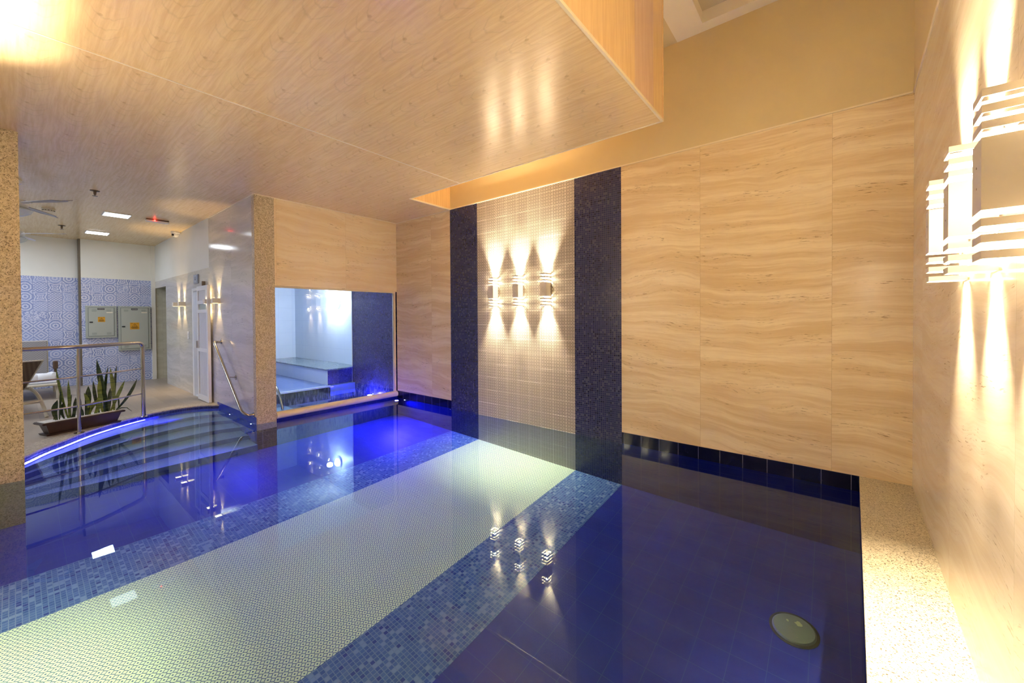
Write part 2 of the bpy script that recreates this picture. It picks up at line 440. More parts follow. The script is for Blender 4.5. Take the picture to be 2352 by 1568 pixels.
# granite ledge along it and the pool wall below the ledge
bm = BM(); y0, y1 = YN, YA
hexa(bm, [(lx(y0), y0, .06), (rx(y0), y0, .06), (rx(y1), y1, .06), (lx(y1), y1, .06), (lx(y0), y0, ZB), (rx(y0), y0, ZB), (rx(y1), y1, ZB), (lx(y1), y1, ZB)])
struct('trim_ledge', bm, GRAN_L)
bm = BM(); e = .004
hexa(bm, [(lx(y0)+e, y0, -D), (rx(y0), y0, -D), (rx(y1), y1, -D), (lx(y1)+e, y1, -D), (lx(y0)+e, y0, .06), (rx(y0), y0, .06), (rx(y1), y1, .06), (lx(y1)+e, y1, .06)])
struct('wall_pool_right', bm, BT_W)

# wall with the steam-room window
bm = BM(); box(bm, (XB-.1, YC+PW, 2.0), (XB, YA, ZC)); wb = struct('wall_window', bm, TRAV_W)
bm = BM(); box(bm, (XB-.1, YC+PW, -D), (XB, YA, .03)); struct('pool_side_tiles', bm, BT_U, wb)
# granite pillars
bm = BM(); box(bm, (XB-.1, YC, -.35), (XB+.004, YC+PW, ZC)); struct('wall_pillar_middle', bm, GRAN)
bm = BM(); box(bm, (XB-.1, YC, -D), (XB+.002, YC+PW, -.35)); struct('wall_pillar_footing', bm, BT_W)
bm = BM(); box(bm, (XP-.45, YN-1.2, -D), (XP, YP, ZC)); struct('wall_pillar_left', bm, GRAN)
# near wall behind the camera, with the same tiled stripe as the far wall
bm = BM(); box(bm, (XP, YN-.12, ZB), (X1, YN, ZC)); box(bm, (X4, YN-.12, ZB), (.6, YN, ZC)); wn = struct('wall_front', bm, TRAV)
bm = BM(); box(bm, (X1, YN-.12, -D), (X2, YN, ZC)); box(bm, (X3, YN-.12, -D), (X4, YN, ZC)); struct('mosaic_panel', bm, MOS, wn)
bm = BM(); box(bm, (X2, YN-.12, -D), (X3, YN, ZC)); struct('patterned_panel', bm, PAT, wn)
bm = BM(); box(bm, (XP, YN-.12, -D), (X1, YN, ZB)); box(bm, (X4, YN-.12, -D), (.4, YN, ZB)); struct('waterline_tiles', bm, BT_W, wn)
bm = BM(); box(bm, (XE, YN-.12, ZC), (.6, YN, Z2)); struct('upper_wall', bm, PAINT_T, wn)

# lounge side wall (faces the camera): opening, painted top, stone from the door on
bm = BM(); box(bm, (-8.52, YC, -.06), (XB-.1, YC+.1, ZC)); box(bm, (-11.75, YC, LZ), (-9.50, YC+.1, 2.42)); box(bm, (-9.50, YC, 2.08), (-8.52, YC+.1, 2.42)); box(bm, (-8.75, YC, LZ), (-8.52, YC+.1, 2.08))
box(bm, (XD, YC, 2.26), (-11.75, YC+.1, 2.42))
wc = struct('wall_lounge_side', bm, TRAV_C)
bm = BM(); box(bm, (XD, YC, 2.42), (-8.52, YC+.1, ZC)); struct('upper_wall', bm, PAINT_W, wc)
bm = BM(); box(bm, (-8.15, YC-.003, -D), (XB-.01, YC+.1, .10)); struct('pool_side_tiles', bm, BT_C, wc)
bm = BM(); box(bm, (-10.2, YC+.35, 0), (-8.4, YC+.42, 2.3)); struct('door_niche_back', bm, MOS, wc)
# corridor behind the opening
bm = BM(); box(bm, (XD-.1, YC, LZ), (XD, YC+1.6, 2.42)); wk = struct('wall_corridor', bm, travertine('travertine_corridor', (.66, .64, .52), (.58, .56, .44), (.40, .38, .28)))
bm = BM(); box(bm, (XD, YC+.1, 2.26), (-11.6, YC+1.6, 2.3)); struct('corridor_ceiling', bm, plain('olive_paint', (.22, .23, .14), .7), wk)
bm = BM(); box(bm, (XD, YC+1.5, LZ), (-11.6, YC+1.6, 2.3)); box(bm, (-11.7, YC+.1, LZ), (-11.6, YC+1.6, 2.3)); struct('corridor_wall', bm, PAINT_W, wk)
# lounge back wall
ys = .87
bm = BM(); box(bm, (XD-.1, ys, LZ-.1), (XD, YC, 2.44)); box(bm, (XD-.4, -4., LZ-.1), (XD-.22, ys+.02, 2.44)); wl = struct('wall_lounge_back', bm, AZU)
bm = BM(); box(bm, (XD-.1, ys, 2.44), (XD, YC, ZC)); box(bm, (XD-.4, -4., 2.44), (XD-.22, ys+.02, ZC)); struct('upper_wall', bm, PAINT_W, wl)
bm = BM(); box(bm, (XD-.3, ys-.002, LZ), (XD+.001, ys+.03, ZC)); struct('corner_return', bm, varied('return_shade', (.14, .115, .08), (.17, .14, .10), 4), wl)  # side face of the wall step, its shade painted as a dark colour
bm = BM(); box(bm, (XD, YC-.075, LZ), (XD+.03, YC, ZC)); struct('corner_post', bm, PAINT_W, wl)
bm = BM(); box(bm, (XD-.4, -4.1, LZ-.1), (XP-.4, -4., ZC)); struct('wall_lounge_front', bm, PAINT_W)
bm = BM(); box(bm, (XP-.45, -4.1, LZ-.1), (XP-.35, YN-1.2, ZC)); struct('wall_lounge_near', bm, PAINT_W)

# ------------------------------------------------------------------ lounge floor and curved pool edge
EDGE = [(-5.9, -.55), (-6.3, -.24), (-6.71, .027), (-6.998, .176), (-7.263, .355), (-7.566, .559), (-7.818, .786), (-8.035, 1.034), (-8.20, 1.302), (-8.30, 1.592), (-8.27, 1.875), (-8.06, YC)]
edge = [(p.x, p.y) for p in catmull([(a, b, 0) for a, b in EDGE], 5)]
def inset(poly, d):
    o = []
    for i, p in enumerate(poly):
        a = Vector(poly[max(i-1, 0)]); b = Vector(poly[min(i+1, len(poly)-1)]); t = (b-a).normalized(); nrm = Vector((-t.y, t.x))
        o.append((p[0]-nrm.x*d, p[1]-nrm.y*d))
    return o
inner = inset(edge, -.26)
if inner[len(inner)//2][0] > edge[len(edge)//2][0]: inner = inset(edge, .26)
inner[-1] = (inner[-1][0], YC)
bm = BM(); prism(bm, inner[:1] + inner[1:] + [(XD-.4, YC), (XD-.4, -4.), (inner[0][0], -4.)], LZ-.03, LZ)
box(bm, (XD, YC, LZ-.03), (-11.6, YC+1.5, LZ))
struct('floor', bm, DECK)
bm = BM()
for i in range(len(edge)-1):
    prism(bm, [edge[i], edge[i+1], inner[i+1], inner[i]], LZ-.014, LZ+.003)
bmesh.ops.remove_doubles(bm, verts=bm.verts, dist=1e-4)
struct('trim_coping', bm, granite('granite_coping', (.56, .50, .42), (.46, .40, .32), (.25, .21, .17), scale=60, rough=.5))
e2 = inset(edge, -.012)
if e2[20][0] > edge[20][0]: e2 = inset(edge, .012)
bm = BM()
for i in range(len(edge)-1): prism(bm, [e2[i], e2[i+1], inner[i+1], inner[i]], -D, LZ-.014)
struct('wall_pool_curved', bm, MOS_RIM)
e3 = edge
bm = BM()
for i in range(len(edge)-1): prism(bm, [e3[i], e3[i+1], e2[i+1], e2[i]], -.205, -.022)
struct('trim_lit_rim', bm, LIT_RIM)  # band coloured paler to widen the glow below the coping
# five curved steps under water, blending from the curved edge to a straight front
def blend(k, n=5):
    t = k/n; o = []
    for i, (x, y) in enumerate(edge):
        s = i/(len(edge)-1); yy = -.5 + (YC+.5)*s
        o.append((x*(1-t) + (-6.36)*t, y*(1-t) + yy*t))
    return o
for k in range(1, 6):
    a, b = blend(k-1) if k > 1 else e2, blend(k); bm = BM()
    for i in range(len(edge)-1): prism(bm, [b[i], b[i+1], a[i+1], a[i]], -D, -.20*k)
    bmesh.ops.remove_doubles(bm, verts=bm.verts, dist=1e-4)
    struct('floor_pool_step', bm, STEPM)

# ------------------------------------------------------------------ pool floor
bm = BM(); box(bm, (-9., YN-.1, -D-.1), (X1, YA+.1, -D)); box(bm, (X4, YN-.1, -D-.1), (.4, YA+.1, -D)); fp = struct('floor_pool', bm, BT_F)
bm = BM(); box(bm, (X1, YN-.1, -D-.1), (X2, YA, -D+.001)); struct('mosaic_border', bm, MOS_F, fp)
bm = BM(); box(bm, (X3, YN-.1, -D-.1), (X4, YA, -D+.001)); struct('mosaic_border', bm, MOS_F, fp)
bm = BM(); box(bm, (X2, YN-.1, -D-.1), (X3, YA, -D+.002)); struct('patterned_stripe', bm, PAT_F, fp)
# water surface of the pool
bm = BM()
pts = [(lx(YN), YN), (lx(YA), YA), (XB, YA), (XB, YC)] + [p for p in reversed(e2) if p[1] > YN+.02] + [(XP, YN)]
bm.faces.new([bm.verts.new((x, y, 0.)) for x, y in pts])
for f in bm.faces:
    if f.normal.z < 0: f.normal_flip()
me = bpy.data.meshes.new('pool_water'); bm.normal_update()
if list(bm.faces)[0].normal.z < 0: bmesh.ops.reverse_faces(bm, faces=bm.faces)
for f in bm.faces: f.smooth = True
bm.to_mesh(me); bm.free(); me.materials.append(WATER)
water = bpy.data.objects.new('pool_water', me); C.objects.link(water)
water['label'] = 'still blue water of the large indoor pool in front of the far wall'; water['category'] = 'water'
for o in C.objects:
    if o.type == 'MESH' and (o.name.startswith(('floor_pool', 'mosaic_border', 'patterned_', 'wall_pool'))): o.cycles.is_caustics_receiver = True
water.cycles.is_caustics_caster = True

# ------------------------------------------------------------------ ceilings
yb = YA-GAP
bm = BM()
box(bm, (XD-.4, -4., ZC), (X1, YC+.1, ZC+.1)); box(bm, (XB-.1, YC+.1, ZC), (X1, YA, ZC+.1)); box(bm, (X1, YN-.12, ZC), (XE, yb, ZC+.1))
cl = struct('ceiling', bm, WOOD_C)
bm = BM(); box(bm, (XE-.02, YN-.12, ZC+.002), (XE+.002, 3.03, Z2)); box(bm, (X1-.02, yb, ZC+.002), (X1+.002, YA, Z2)); struct('fascia', bm, WOOD_V, cl)
bm = BM(); box(bm, (XE-.02, 3.03, ZC+.002), (XE+.002, 3.45, Z2)); struct('pink_fascia_panel', bm, WOOD_P, cl)
bm = BM(); box(bm, (XE-.02, 3.45, ZC+.002), (XE+.002, yb, Z2)); struct('fascia', bm, WOOD_V, cl)
bm = BM(); box(bm, (X1, yb-.02, ZC+.002), (XE-.02, yb+.002, Z2)); struct('fascia', bm, WOOD_V, cl)
bm = BM()
box(bm, (XE-.012, YN, ZC-.006), (XE+.008, yb+.006, ZC+.016)); box(bm, (X1, yb-.012, ZC-.006), (XE, yb+.006, ZC+.014)); box(bm, (X1-.012, yb, ZC-.006), (X1+.008, YA, ZC+.016))
struct('edge_bead', bm, TRIM, cl)
bm = BM(); box(bm, (XE-.002, yb-.006, ZC), (XE+.007, yb+.006, Z2)); struct('corner_bead', bm, WOOD_V, cl)
bm = BM(); box(bm, (-3.827, YN, ZC-.004), (-3.815, yb, ZC+.01)); struct('joint_strip', bm, TRIM, cl)
bm = BM(); box(bm, (-8.5, YC-.012, ZC-.014), (XB, YC, ZC)); box(bm, (XB, YC, ZC-.008), (XB+.01, YA, ZC)); box(bm, (XB, YA-.01, ZC-.008), (X1, YA, ZC)); struct('trim_3', bm, TRIM)
bm = BM(); rxa, rya, rz = -1.005, YA-.135, .12
box(bm, (XE-.1, YN-.12, Z2), (rxa, YA+.12, Z2+.3)); box(bm, (rxa, rya, Z2), (.8, YA+.12, Z2+.3))
ch = struct('ceiling_raised', bm, PAINT_HI)
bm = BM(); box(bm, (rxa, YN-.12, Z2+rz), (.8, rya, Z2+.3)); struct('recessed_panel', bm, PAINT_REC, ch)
bm = BM(); box(bm, (X1-.1, yb-.3, Z2), (XE-.1, YA+.12, Z2+.2)); struct('ceiling_slot', bm, PAINT_T)

# ------------------------------------------------------------------ steam room
SX = -8.0
bm = BM(); box(bm, (SX, YA, -D), (XB-.1, YA+.12, 2.45)); s1 = struct('wall_steam_mosaic', bm, MOS)
bm = BM(); box(bm, (-11.4, 4.68, -.3), (SX, 4.8, 2.45)); struct('wall_steam_tiled', bm, WHITE_TILE)
bm = BM(); box(bm, (-11.4, YC+.1, -.3), (-11.2, 4.68, 2.45)); struct('wall_steam_end', bm, WHITE_TILE)
bm = BM(); box(bm, (-11.4, YC+.1, 2.45), (XB-.1, 4.8, 2.55)); struct('ceiling_steam', bm, PAINT_W)
bm = BM(); box(bm, (SX-.004, YA-.006, .46), (SX+.012, YA+.012, 2.45)); struct('trim_4', bm, TRIM)
bm = BM(); box(bm, (-11.2, YC+.1, -.3), (-7.9, 4.68, .14)); fs = struct('floor_steam', bm, bluetile('steam_floor_tile', (.22, .30, .62), (.26, .34, .68), (.2, .28, .55), T=.1, gw=.002))
bm = BM(); box(bm, (-7.93, YC+.1, .12), (-7.87, 3.96, .15)); struct('pale_nosing', bm, plain('pale_nosing', (.70, .76, .80), .4), fs)
bm = BM(); box(bm, (-7.9, YC+.1, -D), (-7.89, 3.96, .12)); struct('pool_riser', bm, BT_W, fs)
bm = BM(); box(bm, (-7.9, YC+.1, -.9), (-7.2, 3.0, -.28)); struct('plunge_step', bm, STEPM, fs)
bn = thing('steam_bench', 'granite topped bench with white tiled front behind the window', 'bench', (-9.6, 4.3, .14))
bm = BM(); box(bm, (-11.195, 3.96, .141), (SX-.01, 4.675, .436)); obj('tiled_front', bm, WHITE_TILE, bn)
bm = BM(); box(bm, (SX-.01, 3.965, -.9), (SX+.002, 4.49, .436)); obj('mosaic_end', bm, MOS, bn, label='navy mosaic end face')
bm = BM(); box(bm, (-11.195, 3.935, .436), (SX-.005, 4.675, .466), bevel=.004); obj('granite_top', bm, GRAN_D, bn, label='dark granite top slab')
bm = BM(); v = [bm.verts.new(p) for p in ((-7.89, YC+.1, 0), (XB-.1, YC+.1, 0), (XB-.1, YA, 0), (SX, YA, 0), (SX, 3.96, 0), (-7.89, 3.96, 0))]
f = bm.faces.new(v); bm.normal_update()
if f.normal.z < 0: bmesh.ops.reverse_faces(bm, faces=bm.faces)
me = bpy.data.meshes.new('plunge_water')
for f in bm.faces: f.smooth = True
bm.to_mesh(me); bm.free(); me.materials.append(WATER)
o = bpy.data.objects.new('plunge_water', me); C.objects.link(o); o['label'] = 'blue plunge pool water behind the steam room window'; o['category'] = 'water'
bm = BM(); box(bm, (XB-.55, 3.1, 2.0), (XB-.5, 3.15, 2.05)); bm.free()
# window
wy0, wy1 = YC+PW, YA
bm = BM(); box(bm, (XB-.07, wy1-.05, .06), (XB-.02, wy1-.012, 2.0), .004)
w1 = struct('window_1', bm, FRAME)
bm = BM(); box(bm, (XB-.06, wy0, 1.975), (XB-.02, wy1-.012, 2.0), .003); struct('head_rail', bm, FRAME, w1)
bm = BM(); tube(bm, [(XB-.015, wy0, .078), (XB-.015, wy1-.01, .078)], .052, 20); struct('sill_rail', bm, FRAME, w1, smooth=True)
bm = BM(); box(bm, (XB-.049, wy0, .07), (XB-.041, wy1-.03, 1.98)); struct('pane', bm, GLASS, w1)

# plunge pool rail seen through the window
gr = thing('plunge_rail', 'chrome grab rail curving down into the plunge pool behind glass', 'handrail', (-7.6, 2.7, .14))
bm = BM(); tube(bm, [(-7.95, 2.62, .14), (-7.95, 2.62, .42)] + arc((-7.95, 2.62, .42), (-7.9, 2.64, .60), (-7.55, 2.68, .50), 8) + arc((-7.5, 2.69, .48), (-7.2, 2.74, .40), (-7.12, 2.76, -.02), 8), .02, 10); obj('rail_tube', bm, STEEL, gr, smooth=True)
bm = BM(); lathe(bm, [(.045, .14), (.045, .15), (.03, .155)], (-7.95, 2.62, 0), 16); obj('floor_flange', bm, STEEL, gr)
# bulkhead lamp on the steam room wall
bl = thing('bulkhead_lamp', 'round white bulkhead lamp glowing on the steam room wall', 'lamp', (-8.93, 4.68, 1.85))
bm = BM(); lathe(bm, [(.12, 4.68), (.12, 4.65), (.10, 4.64)], (-8.93, 0, 1.85), 24, 'y'); obj('lamp_base', bm, WHITE_PL, bl)
bm = BM(); lathe(bm, [(.095, 4.645), (.09, 4.61), (.06, 4.585), (.01, 4.575)], (-8.93, 0, 1.85), 24, 'y'); obj('lamp_globe', bm, emit('bulkhead_glow', (.85, .93, 1.), 60), bl, smooth=True)
lamp('POINT', 'bulkhead_light', (-8.93, 4.45, 1.85), 45, (.68, .82, 1.), bl, size=.06)
# small control plate in the steam room
bm = BM(); box(bm, (-11.2, 3.02, 1.62), (-11.185, 3.09, 1.78), .003)
sp_ = thing('steam_control', 'small grey control plate on the end wall of the steam room', 'switch', (-11.2, 3.05, 1.7)); obj('plate', bm, plain('grey_blue_plastic', (.25, .30, .42), .4), sp_)
bm = BM(); box(bm, (-11.185, 3.035, 1.70), (-11.18, 3.075, 1.75)); obj('screen', bm, plain('dark_glass', (.03, .04, .08), .1), sp_)

# ------------------------------------------------------------------ louvred wall sconces
BULB = emit('sconce_bulb', (1., .86, .66), 120.)
def sconce(label, loc, group):
    """box lamp, local frame: wall plane at y=0, body towards -y, base z=0"""
    t = thing('wall_sconce', label, 'wall lamp', loc, group)
    W_, Dp, H = .10, .117, .435; hw, th = W_/2, .004; y1, y0 = -.004, -Dp
    def ring(bm, z0, z1):
        box(bm, (-hw, y0, z0), (hw, y0+th, z1)); box(bm, (-hw, y1-th, z0), (hw, y1, z1))
        box(bm, (-hw, y0+th, z0), (-hw+th, y1-th, z1)); box(bm, (hw-th, y0+th, z0), (hw, y1-th, z1))
    gap, sl = .021, .0205; zb0 = 3*(gap+sl); zt0 = H - zb0
    Z = (0, 0, 0)
    bm = BM(); ring(bm, zb0, zt0); obj('housing', bm, WHITE_MET, t, off=Z)
    bm = BM(); box(bm, (-hw+th, y0+th, H/2-.004), (hw-th, y1-th, H/2+.004)); obj('lamp_holder', bm, WHITE_MET, t, off=Z)
    for k in range(3):
        bm = BM(); z = k*(gap+sl); ring(bm, z, z+sl); obj('louvre', bm, WHITE_MET, t, off=Z)
        bm = BM(); z = zt0 + gap + k*(gap+sl); ring(bm, z, z+sl); obj('louvre', bm, WHITE_MET, t, off=Z)
    bm = BM()
    for sx in (-1, 1): tube(bm, [(sx*(hw-.009), y1-.008, 0), (sx*(hw-.009), y1-.008, H)], .003, 6)
    obj('support_rods', bm, WHITE_MET, t, off=Z)
    bm = BM(); box(bm, (-.03, -.004, .10), (.03, 0, .335)); obj('wall_plate', bm, WHITE_MET, t, off=Z)
    for z in (.19, .245):
        bm = BM(); lathe(bm, [(.003, y0-.0015), (.003, y0+.001)], (.0, 0, z), 10, 'y'); obj('screw', bm, STEEL, t, off=Z)
    for z, s in ((.085, -1), (H-.085, 1)):
        bm = BM(); bmesh.ops.create_icosphere(bm, subdivisions=2, radius=.013, matrix=Matrix.Translation((0, -.058, z))); obj('bulb', bm, BULB, t, off=Z, smooth=True)
    for z, s in ((.085, -1), (H-.085, 1)):
        for kd, en in (('POINT', 7.), ('SPOT', 330.)):
            l = bpy.data.lights.new('sconce_light', kd); l.energy = en*(1.45 if kd == 'SPOT' and s > 0 else 1); l.color = WARM; l.shadow_soft_size = .016
            if kd == 'SPOT': l.spot_size = math.radians(60); l.spot_blend = 1.
            l.cycles.is_caustics_light = USE_MNEE
            lo = bpy.data.objects.new('sconce_light', l); C.objects.link(lo); lo.parent = t; lo.location = (0, -.058, z + s*(.022 if kd == 'SPOT' else .03))
            if kd == 'SPOT' and s > 0: lo.rotation_euler = (PI, 0, 0)
    return t
USE_MNEE = True
GA = 'louvred sconces on the patterned far panel'
SZ = 1.665
s0 = sconce('left louvred white box sconce of the three on the patterned far panel', (-3.905, YA-.004, SZ), GA)
dup(s0, (-3.44, YA-.004, SZ), 'middle louvred white box sconce of the three on the patterned far panel')
dup(s0, (-2.972, YA-.004, SZ), 'right louvred white box sconce of the three on the patterned far panel')
GR = 'louvred sconces on the right wall'
RA = -PI/2 - math.atan(.036)
for y, t in ((1.60, 'nearest and largest louvred sconce on the right wall, cut by the photo edge'), (2.065, 'second louvred sconce on the right wall, half hidden by the nearest'), (2.53, 'farthest and smallest of the three louvred sconces on the right wall')):
    dup(s0, (rx(y), y, SZ), t, GR, rotz=RA)
GN = 'louvred sconces on the wall behind the camera'
for x in (-3.905, -3.44, -2.972): dup(s0, (x, YN, SZ), 'louvred white sconce on the near wall opposite the patterned panel', GN, rotz=PI)

# ------------------------------------------------------------------ small box lamps on the lounge side wall
def boxlamp(label, loc):
    t = thing('box_wall_lamp', label, 'wall lamp', loc, 'small box lamps on the lounge side wall'); Z = (0, 0, 0)
    bm = BM()
    for a, b in (((-.05, -.105, 0), (.05, -.101, .08)), ((-.05, -.012, 0), (.05, 0, .08)), ((-.05, -.101, 0), (-.046, -.012, .08)), ((.046, -.101, 0), (.05, -.012, .08))): box(bm, a, b)
    obj('housing', bm, plain('cream_lacquer', (.82, .74, .62), .45) if not bpy.data.materials.get('cream_lacquer') else bpy.data.materials['cream_lacquer'], t, off=Z)
    bm = BM(); box(bm, (-.044, -.099, .004), (.044, -.014, .009)); obj('lower_lens', bm, bpy.data.materials.get('box_lamp_glow') or emit('box_lamp_glow', (1., .82, .45), 14.), t, off=Z)
    bm = BM(); box(bm, (-.044, -.099, .071), (.044, -.014, .076)); obj('upper_lens', bm, bpy.data.materials['box_lamp_glow'], t, off=Z)
    for z, tz in ((-.004, -1), (.084, 1)):
        l = bpy.data.lights.new('box_light', 'SPOT'); l.energy = 26; l.color = WARM2; l.spot_size = math.radians(64); l.spot_blend = .6; l.shadow_soft_size = .02
        lo = bpy.data.objects.new('box_light', l); C.objects.link(lo); lo.parent = t; lo.location = (0, -.045, z)
        if tz > 0: lo.rotation_euler = (PI, 0, 0)
    return t
b0 = boxlamp('small cream box lamp farthest along the lounge side wall', (-10.60, YC, 1.775))
dup(b0, (-10.15, YC, 1.775), 'small cream box lamp second from the lounge corner, left of the sliding door')
dup(b0, (-8.43, YC, 1.775), 'small cream box lamp at the right edge of the sliding door')
dup(b0, (-7.98, YC, 1.775), 'small cream box lamp nearest the granite pillar on the side wall')

# ------------------------------------------------------------------ sliding door, sign, switch
ALU = plain('white_door_pvc', (.80, .80, .82), .4)
bm = BM(); box(bm, (-9.50, YC-.03, LZ), (-9.41, YC+.05, 2.09)); box(bm, (-9.41, YC-.03, 2.04), (-8.7, YC+.05, 2.09)); box(bm, (-9.41, YC-.02, LZ), (-8.7, YC+.05, LZ+.02))
d1 = struct('door_1', bm, ALU)
lx0, lx1, ly0, ly1 = -8.98, -8.34, YC-.075, YC-.033
bm = BM()
box(bm, (lx0, ly0, LZ+.01), (lx0+.07, ly1, 2.10)); box(bm, (lx1-.07, ly0, LZ+.01), (lx1, ly1, 2.10))
for z0, z1 in ((LZ+.01, .16), (.93, .99), (1.62, 1.68), (1.78, 1.84), (2.02, 2.10)): box(bm, (lx0+.07, ly0, z0), (lx1-.07, ly1, z1))
dl = struct('door_leaf', bm, ALU, d1)
bm = BM()
for z0, z1 in ((.16, .93), (.99, 1.62), (1.84, 2.02)):
    n = 6
    for i in range(n):
        a = lx0+.07 + (lx1-lx0-.14)*i/n; box(bm, (a+.003, ly0+.014, z0), (a+(lx1-lx0-.14)/n-.003, ly1-.01, z1))
    box(bm, (lx0+.07, ly0+.018, z0), (lx1-.07, ly1-.012, z1))
struct('slatted_infill', bm, plain('door_infill', (.66, .66, .70), .5), dl)
bm = BM(); box(bm, (lx0+.07, ly0+.02, 1.68), (lx1-.07, ly1-.02, 1.78)); struct('vision_pane', bm, plain('frosted_green_glass', (.45, .52, .50), .2), dl)
bm = BM(); box(bm, (-8.95, YC-.10, .99), (-8.925, ly0, 1.12), .004); struct('door_pull', bm, STEEL, dl)
bm = BM(); box(bm, (-8.78, YC-.05, 2.10), (-8.74, YC-.0, 2.19), .003); struct('track_bracket', bm, plain('brown_metal', (.18, .14, .12), .4), d1)
sg = thing('wall_sign', 'small square blue-grey pictogram sign above the sliding door', 'sign', (-9.28, YC, 2.26))
bm = BM(); box(bm, (-9.42, YC-.02, 2.175), (-9.14, YC, 2.345), .003); obj('plate', bm, plain('sign_blue_grey', (.30, .34, .46), .35), sg)
bm = BM(); box(bm, (-9.39, YC-.024, 2.205), (-9.18, YC-.02, 2.33)); obj('face', bm, plain('sign_face', (.44, .50, .62), .35), sg)
bm = BM(); lathe(bm, [(.016, YC-.027), (.016, YC-.024)], (-9.28, 0, 2.295), 14, 'y'); box(bm, (-9.30, YC-.027, 2.235), (-9.26, YC-.024, 2.275)); obj('pictogram', bm, plain('sign_dark', (.05, .06, .10), .4), sg)
lsw = thing('light_switch', 'white light switch plate left of the sliding door', 'light switch', (-9.9, YC, 1.2))
bm = BM(); box(bm, (-9.96, YC-.01, 1.12), (-9.84, YC, 1.27), .003); obj('plate', bm, WHITE_PL, lsw)
bm = BM(); box(bm, (-9.92, YC-.016, 1.16), (-9.88, YC-.01, 1.23), .002); obj('rocker', bm, WHITE_PL, lsw)

# ------------------------------------------------------------------ stainless handrail on the side wall
hr = thing('wall_handrail', 'polished steel handrail sloping down the side wall into the pool', 'handrail', (-7.1, YC, .5))
top, bot = Vector((-7.78, YC-.12, 1.10)), Vector((-6.56, YC-.12, .15)); dr = (bot-top).normalized()
bm = BM()
tube(bm, [(-7.90, YC, 1.13)] + arc((-7.90, YC-.06, 1.13), (-7.88, YC-.12, 1.17), tuple(top+dr*.06), 8) + arc(tuple(bot-dr*.10), tuple(bot), (-6.50, YC-.06, .125), 8) + [(-6.49, YC, .125)], .0215, 14)
obj('rail_tube', bm, STEEL, hr, smooth=True)
for p in ((-7.90, 1.13), (-6.49, .125), (-7.22, .60)):
    bm = BM(); lathe(bm, [(.038, YC-.008), (.038, YC)], (p[0], 0, p[1]), 18, 'y'); obj('wall_flange', bm, STEEL, hr)
bm = BM(); tube(bm, [(-7.22, YC, .60), (-7.22, YC-.10, .62), (-7.205, YC-.12, .65)], .009, 8); obj('bracket', bm, STEEL, hr, smooth=True)

# ------------------------------------------------------------------ guard rail on the curved edge
g = thing('guard_rail', 'brushed steel guard rail with three bars along the curved pool edge', 'railing', (-7.53, .49, LZ))
P2, P1, P0 = Vector((-8.018, 1.174, LZ)), Vector((-7.533, .488, LZ)), Vector((-7.30, -.35, LZ))
tz = 1.17
q = catmull([tuple(P2), tuple(P1), tuple(P0)], 10)
bm = BM(); pth = [Vector((p.x, p.y, tz)) for p in q]
dd = (pth[1]-pth[0]).normalized()
pth = [Vector((P2.x, P2.y, LZ))] + arc((P2.x, P2.y, tz-.09), (P2.x, P2.y, tz), tuple(pth[0]+dd*.08), 8) + [p for p in pth if (p-pth[0]).length > .1]
tube(bm, pth, .0255, 14); obj('top_rail', bm, STEEL, g, smooth=True)
for i, P in enumerate((P1, P0)):
    bm = BM(); tube(bm, [P, P+Vector((0, 0, tz-LZ-.11))], .0185, 14); tube(bm, [P+Vector((0, 0, tz-LZ-.12)), P+Vector((0, 0, tz-LZ))], .012, 10); obj('post', bm, STEEL, g, smooth=True)
for P in (P2, P1, P0):
    bm = BM(); lathe(bm, [(.05, LZ+.003), (.05, LZ+.009), (.03, LZ+.016)], (P.x, P.y, 0), 20); obj('base_flange', bm, STEEL, g)
for z in (.783, .409):
    bm = BM(); tube(bm, [Vector((p.x, p.y, z)) for p in q], .011, 10); obj('middle_bar', bm, STEEL, g, smooth=True)

# ------------------------------------------------------------------ planter with snake plants
al = Vector((-.303, .953, 0)); bk = Vector((-.953, -.303, 0)); A0 = Vector((-7.655, .235, LZ))
pl = thing('planter_box', 'long dark brown trough planter standing behind the guard rail', 'planter', tuple(A0+al*.35+bk*.09))
def trough(bm, l0, l1, w0, w1, z0, z1, cx=.35, cy=.10):
    q = []
    for L, W, z in ((l0, w0, z0), (l1, w1, z1)):
        for sa, sb in ((-1, -1), (1, -1), (1, 1), (-1, 1)):
            p = A0 + al*(cx+sa*L/2) + bk*(cy+sb*W/2); q.append((p.x, p.y, LZ+z))
    hexa(bm, q)
bm = BM(); trough(bm, .66, .74, .15, .20, .02, .15); obj('trough', bm, plain('brown_plastic', (.045, .022, .016), .45), pl)
bm = BM(); trough(bm, .82, .82, .24, .24, .143, .168); bmesh.ops.bevel(bm, geom=list(bm.edges), offset=.008, segments=3, affect='EDGES'); obj('rim', bm, plain('brown_plastic_rim', (.05, .024, .017), .4), pl, smooth=True)
bm = BM(); trough(bm, .72, .74, .19, .20, 0, .022); obj('drip_tray', bm, plain('brown_plastic_tray', (.04, .02, .015), .5), pl)
MG = Mat('white_gravel', .8); MG.col(MG.mix(MG.step(MG.voro(MG.P, 90), .2, .5), (.62, .60, .56), (.80, .79, .76))); MG.bump(MG.voro(MG.P, 90), .8, .01)
bm = BM(); trough(bm, .76, .76, .19, .19, .165, .172); obj('gravel', bm, MG.m, pl, label='pale gravel top dressing')
ML = Mat('snake_leaf', .35)
band = ML.noise(ML.vec(ML.x*6., ML.y*6., ML.z*45.), 1., 3)
LG = ML.mix(ML.step(band, .42, .6), (.012, .030, .010), (.045, .075, .018)); ML.col(LG); LEAF = ML.m
